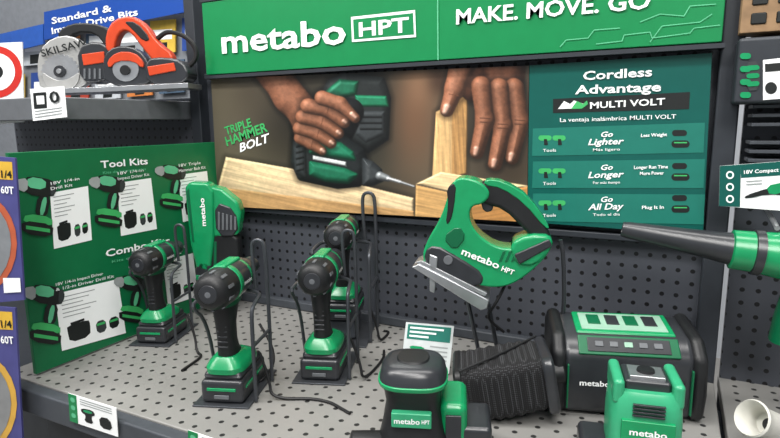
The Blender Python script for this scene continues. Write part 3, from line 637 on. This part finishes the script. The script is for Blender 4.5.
# ---------------- sander ----------------
cs=V(on(414,460)); rt=root("orbital_sander",cs,"black and green cordless orbital sander with palm grip","sander",yaw=.35)
b=MB(); b.lathe((0,0,0),(0,0,1),[(0,.0),(0,.06),(.014,.062),(.016,.05),(.03,.052),(.045,.05),(.05,.042)],BLACK2); b.obj("sanding_pad",rt,world=False)
b=MB(); b.loft([((0,0,.045),.05,.05),((0,0,.07),.044,.042),((0,0,.1),.039,.036),((0,0,.118),.042,.040),((0,0,.130),.047,.047)],BLACK,seg=32,pw=3.2); b.obj("housing",rt,world=False)
b=MB(); b.loft([((0,0,.129),.049,.050),((0,0,.131),.050,.051),((0,0,.1345),.050,.051),((0,0,.136),.048,.049)],GREEN,seg=32,pw=3); b.obj("top_ring",rt,world=False)
b=MB(); b.loft([((0,0,.135),.0485,.0495),((0,0,.148),.046,.047),((0,0,.155),.041,.042),((0,0,.159),.032,.033),((0,0,.1605),.012,.012)],BLACK2,seg=32,pw=3); b.obj("palm_grip",rt,world=False)
b=MB(); b.loft([((0,0,.159),.024,.026),((0,0,.1622),.022,.024),((0,0,.1625),.002,.002)],BLACK,seg=24); b.obj("grip_pad",rt,world=False)
b=MB(); b.box((.058,.02,.05),(.04,.085,.10),GREEN); b.obj("battery_dock",rt,.012,world=False)
b=MB(); b.box((.058,-.024,.05),(.022,.004,.07),BLACK2); b.obj("dock_vent",rt,.001,world=False)
b=MB(); b.box((.088,.02,.035),(.05,.08,.06),BLACK2); b.obj("battery",rt,.008,world=False)
b=MB(); b.lathe((-.04,-.02,.03),(-.9,-.2,.1),[(0,.022),(.05,.02),(.052,.015)],BLACK); b.obj("dust_port",rt,world=False)
b=MB(); b.box((.0,-.041,.086),(.056,.012,.022),TEAL); b.obj("name_badge",rt,.002,world=False)
b=MB(); b.textl((-.006,-.0475,.086),(1,0,0),(0,-1,0),"metabo",.036,.008,WHITE); b.textl((.020,-.0475,.086),(1,0,0),(0,-1,0),"HPT",.011,.006,WHITE); b.obj("lettering",rt,world=False,smooth=False)
# ---------------- radio ----------------
cr=V(on(625,418)); RY=.30
rt=root("jobsite_radio",cr,"rugged black jobsite radio with green trim and sloped panel","radio",yaw=RY,scale=.97)
def prof(name,pts,x0,x1,m,bev=.006):
    b=MB(); b.prism([V((x0,y,z)) for y,z in pts],(1,0,0),x1-x0,0,m); return b.obj(name,rt,bev,world=False)
prof("housing",[(0,.0),(-.008,.05),(-.004,.112),(.022,.136),(.11,.150),(.135,.134),(.14,.02),(.13,0)],-.108,.108,BLACK2,.012)
for x in(-.126,.102): prof("bumper",[(-.004,0),(-.013,.05),(-.008,.114),(.020,.141),(.113,.155),(.142,.132),(.145,.02),(.136,0)],x,x+.024,BLACK,.010)
M=Matrix.Rotation(math.atan2(.024,.026),3,'X')
b=MB(); b.box((0,.0085,.1245),(.165,.036,.004),DGREEN,M); b.obj("front_green_frame",rt,.002,world=False)
PALE=mat("pale_panel",(140,176,156),.4)
b=MB(); b.box((0,.0075,.126),(.135,.026,.004),BLACK2,M); b.obj("front_control_panel",rt,.001,world=False)
for k in range(5):
    b=MB(); b.box((-.048+k*.024,.0065,.1283),(.014,.010,.003),GREY if k!=2 else PALE,M); b.obj("control_button",rt,.001,1,world=False)
M2=Matrix.Rotation(math.atan2(.014,.088),3,'X')
b=MB(); b.box((0,.066,.1440),(.165,.074,.006),GREEN,M2); b.obj("top_green_frame",rt,.003,world=False)
b=MB(); b.box((0,.066,.1456),(.145,.058,.006),PALE,M2); b.obj("top_panel",rt,.001,world=False)
for k in range(4):
    b=MB(); b.box((-.048+k*.032,.070,.1482),(.022,.034,.005),BLACK2 if k%2 else DGREEN,M2); b.obj("top_switch",rt,.001,1,world=False)
for k in range(8):
    b=MB(); b.box((.035,-.0072-.0012*(k<6)*k/6,.012+k*.0085),(.11,.004,.003),BLACK); b.obj("speaker_slat",rt,.0005,1,world=False)
b=MB(); b.textl((-.055,-.0092,.062),(1,0,0),(0,-1,0),"metabo",.05,.010,WHITE); b.obj("lettering",rt,smooth=False,world=False)
for x in(-.1,.1):
    b=MB(); b.box((x,-.011,.055),(.003,.006,.08),DGREEN); b.obj("side_trim",rt,.001,world=False)
b=MB(); b.tube([(-.10,.1,.13),(-.095,.1,.16),(-.10,.1,.26),(-.107,.1,.29)],.004,BLACK2,sm=1); b.obj("antenna",rt,world=False)
# ---------------- green compact tool ----------------
cg=V(on(638,472)); rt=root("compact_nailer",cg,"mint green compact cordless tool with black and metal top","power tool",yaw=.2)
b=MB(); b.loft([((0,0,0),.044,.043),((0,0,.03),.047,.045),((0,0,.09),.047,.045),((0,.0,.125),.045,.043),((0,0,.135),.040,.037)],TEAL,pw=4.5,seg=32); b.obj("housing",rt,world=False)
b=MB(); b.box((0,0,.138),(.058,.055,.02),BLACK2); b.obj("top_cap",rt,.004,world=False)
b=MB(); b.box((0,-.004,.1495),(.045,.036,.006),STEEL); b.obj("top_plate",rt,.001,world=False)
b=MB(); b.lathe((0,-.004,.152),(0,0,1),[(0,.012),(.004,.011),(.0045,0)],BLACK); b.obj("top_dial",rt,world=False)
for x in(-.037,.037):
    b=MB(); b.box((x,0,.133),(.015,.076,.035),TEAL); b.obj("side_guard",rt,.006,world=False)
b=MB(); b.box((0,-.045,.085),(.066,.008,.03),GREEN); b.obj("name_badge",rt,.001,world=False,smooth=False)
b=MB(); b.textl((0,-.0495,.085),(1,0,0),(0,-1,0),"metabo",.046,.009,WHITE); b.obj("lettering",rt,world=False,smooth=False)
for k in range(4):
    b=MB(); b.box((0,-.0455,.107+k*.005),(.04,.004,.0025),BLACK2); b.obj("front_vent",rt,.0005,1,world=False)
b=MB(); b.box((-.060,.01,.025),(.045,.06,.045),BLACK2); b.obj("foot",rt,.008,world=False)
# ---------------- blower ----------------
FBW=Fr((1.2,-.14,.25),(.1,-1,0))
A=FBW.pt(622,229); B_=FBW.pt(738,250); C=FBW.pt(800,258)
bl=root("leaf_blower",(C.x,C.y,C.z),"green cordless leaf blower with long black tapered nozzle","leaf blower")
ax=(B_-A); Ln=ax.length
b=MB(); b.lathe(A,ax,[(.03,.004),(0,.008),(0,.0125),(.01,.0145),(Ln*.35,.018),(Ln*.8,.024),(Ln,.028)],BLACK2); b.obj("nozzle",bl)
b=MB(); b.lathe(B_,C-B_,[(-.012,.026),(-.01,.032),(.03,.034),(.09,.042),(.16,.05),(.2,.045),(.21,.03)],GREEN); b.obj("housing",bl)
b=MB(); b.lathe(B_,C-B_,[(.018,.031),(.02,.0365),(.032,.0375),(.034,.031)],BLACK2); b.obj("lock_collar",bl)
b=MB(); b.loft([((C.x+.0,C.y,C.z-.14),.03,.03),((C.x,C.y,C.z-.10),.026,.03),((C.x+.01,C.y,C.z-.03),.024,.03)],DGREEN); b.obj("handle",bl)
b=MB(); b.tube([(B_.x+.05,B_.y,B_.z+.04),(B_.x+.05,.004,B_.z+.055)],.004,STEEL); thing(b.obj("peg_hook"),"steel peg hook holding the leaf blower","hook")
# ---------------- right bay ----------------
rb=root("side_shelf_fixture",(1.75,-.1,ZF),"charcoal pegboard shelving bay with louvred shelf fronts","shelving")
b=MB(); b.box((1.752,.012,.45),(.99,.014,1.1),PEG); b.obj("pegboard",rb,smooth=False)
b=MB(); b.box((1.75,-DEP/2+.01,-.012),(.99,DEP+.02,.024),DECK); b.obj("deck",rb,.003)
b=MB(); b.box((1.75,-DEP-.012,-.028),(.99,.026,.05),RAIL); b.obj("front_rail",rb,.004)
b=MB(); b.box((1.75,-.27,(ZF-.05)/2),(.99,.5,-ZF-.06),FRAME); b.obj("base_cabinet",rb,.004)
for z in(.515,.50,.485,.455,.44,.425):
    b=MB(); b.box((1.752,-.03,z),(.98,.07,.006),RAIL); b.obj("louvre",rb,.001,1)
FR_=Fr((0,-.09,0),(0,-1,0))
z0=FR_.pt(760,108).z; p0=FR_.pt(739,38); z0=max(z0,.519)
bx=root("boxed_battery_kit",(p0.x+.12,-.05,z0),"dark grey boxed battery kit with green tabs and white label","box")
b=MB(); b.box((p0.x+.12,-.0545,(z0+p0.z)/2),(.24,.07,p0.z-z0),FRAME); b.obj("box_body",bx,.006)
b=MB(); b.poly(FR_,[(763,60),(790,57),(790,98),(763,100)],WHITE,.001); b.poly(FR_,[(745,62),(760,61),(760,90),(746,91)],PD2,.001,1)
for k in range(4): b.poly(FR_,capsule((743,56+k*13),(748,56+k*13),3),GREEN,.002)
for k in range(3): b.poly(FR_,capsule((749,68+k*8),(757,67.5+k*8),2.5),GREEN,.002)
b.poly(FR_,[(765,64),(788,62),(788,70),(765,72)],PDARK,.0015); b.poly(FR_,circ(771,88,6),PDARK,.0015); b.obj("printed_graphic",bx,smooth=False)
pr=board("product_sign","teal and white product sign showing a cordless blower","sign",FR_,[(720,166),(800,160),(798,212),(719,206)],WHITE,.003)
b=MB(); b.poly(FR_,[(720,166),(741,164.5),(740,207),(719,206)],PTEAL,.0005); b.poly(FR_,[(741,164.5),(800,160),(800,174),(741,178)],PTEAL,.0005)
b.text(FR_,"18V Compact Blower",(744,174),(800,170),3.6,WHITE,.001)
b.poly(FR_,[(744,196),(768,188),(790,184),(790,196),(768,194),(746,199)],PDARK,.001,1); b.poly(FR_,[(766,186),(784,182),(790,190),(770,196)],GREEN,.0015,1)
for k in range(3): b.poly(FR_,circ(730,175+k*12,4),WHITE,.001); b.poly(FR_,circ(730,175+k*12,2.4),PTEAL,.0012)
for k in range(2): b.poly(FR_,[(746,181+k*3),(762,180+k*3),(762,181+k*3),(746,182+k*3)],PGREY,.001)
b.obj("printed_graphic",pr,smooth=False)
FX=Fr((0,-.06,0),(0,-1,0)); q0=FX.pt(736,34); q1=FX.pt(736,-30)
TAN=mat("carton_tan",(140,112,82),.7,var=.2)
ck=root("cardboard_tray",(q0.x+.15,-.03,q0.z),"brown cardboard tray with dark lattice openings","cardboard box")
b=MB(); b.box((q0.x+.155,-.03,(q0.z+q1.z)/2),(.3,.06,q1.z-q0.z),TAN); b.obj("tray_body",ck,.002)
for j in range(2):
    for k in range(7):
        b=MB(); b.box((q0.x+.03+k*.035,-.061,q0.z+.022+j*.03),(.022,.004,.018),PDARK); b.obj("tray_opening",ck,.002,1)
# ---------------- white nozzle ----------------
cw=V(on(758,452)); rt=root("vacuum_nozzle",(cw.x,cw.y,.0),"white plastic pipe-like hose nozzle on the deck","nozzle")
WP=mat("white_plastic",(205,204,196),.4)
dd=V((-.55,-.50,.35)).normalized()
b=MB(); b.lathe((cw.x+.02,cw.y+.02,.036),dd,[(-.05,.021),(.0,.021),(.03,.022),(.044,.026),(.050,.028),(.053,.026),(.045,.021),(.015,.017),(.012,0)],WP); b.obj("pipe",rt)
b=MB(); b.lathe((cw.x+.02,cw.y+.02,.036),dd,[(.0125,0),(.013,.016),(.0145,0)],BLACK); b.obj("inner_throat",rt)
b=MB(); b.box((cw.x+.04,cw.y+.04,.018),(.06,.06,.034),GREY); b.obj("base_block",rt,.005)
# ---------------- lights ----------------
w=bpy.data.worlds.new("w"); bpy.context.scene.world=w; w.use_nodes=True
w.node_tree.nodes["Background"].inputs[0].default_value=(.9,.95,1,1); w.node_tree.nodes["Background"].inputs[1].default_value=.45
def area(loc,sx,sy,e,tgt,col=(1,.98,.95)):
    l=bpy.data.lights.new("ceiling_light",'AREA'); l.shape='RECTANGLE'; l.size=sx; l.size_y=sy; l.energy=e; l.color=col
    o=bpy.data.objects.new("ceiling_light",l); o.location=loc; o.rotation_euler=(V(tgt)-V(loc)).to_track_quat('-Z','Y').to_euler(); bpy.context.scene.collection.objects.link(o)
area((.3,-1.7,2.7),3.0,.25,100,(.5,0,.2)); area((1.0,-.5,3.2),3.0,.25,65,(.8,0,0)); area((2.0,-2.6,2.4),1.0,1.0,60,(.6,0,.3)); area((-1.5,-2.0,2.4),1.0,1.0,35,(.3,0,.3)); area((-1,1.5,3.0),2,.6,45,(-1,.6,.6))
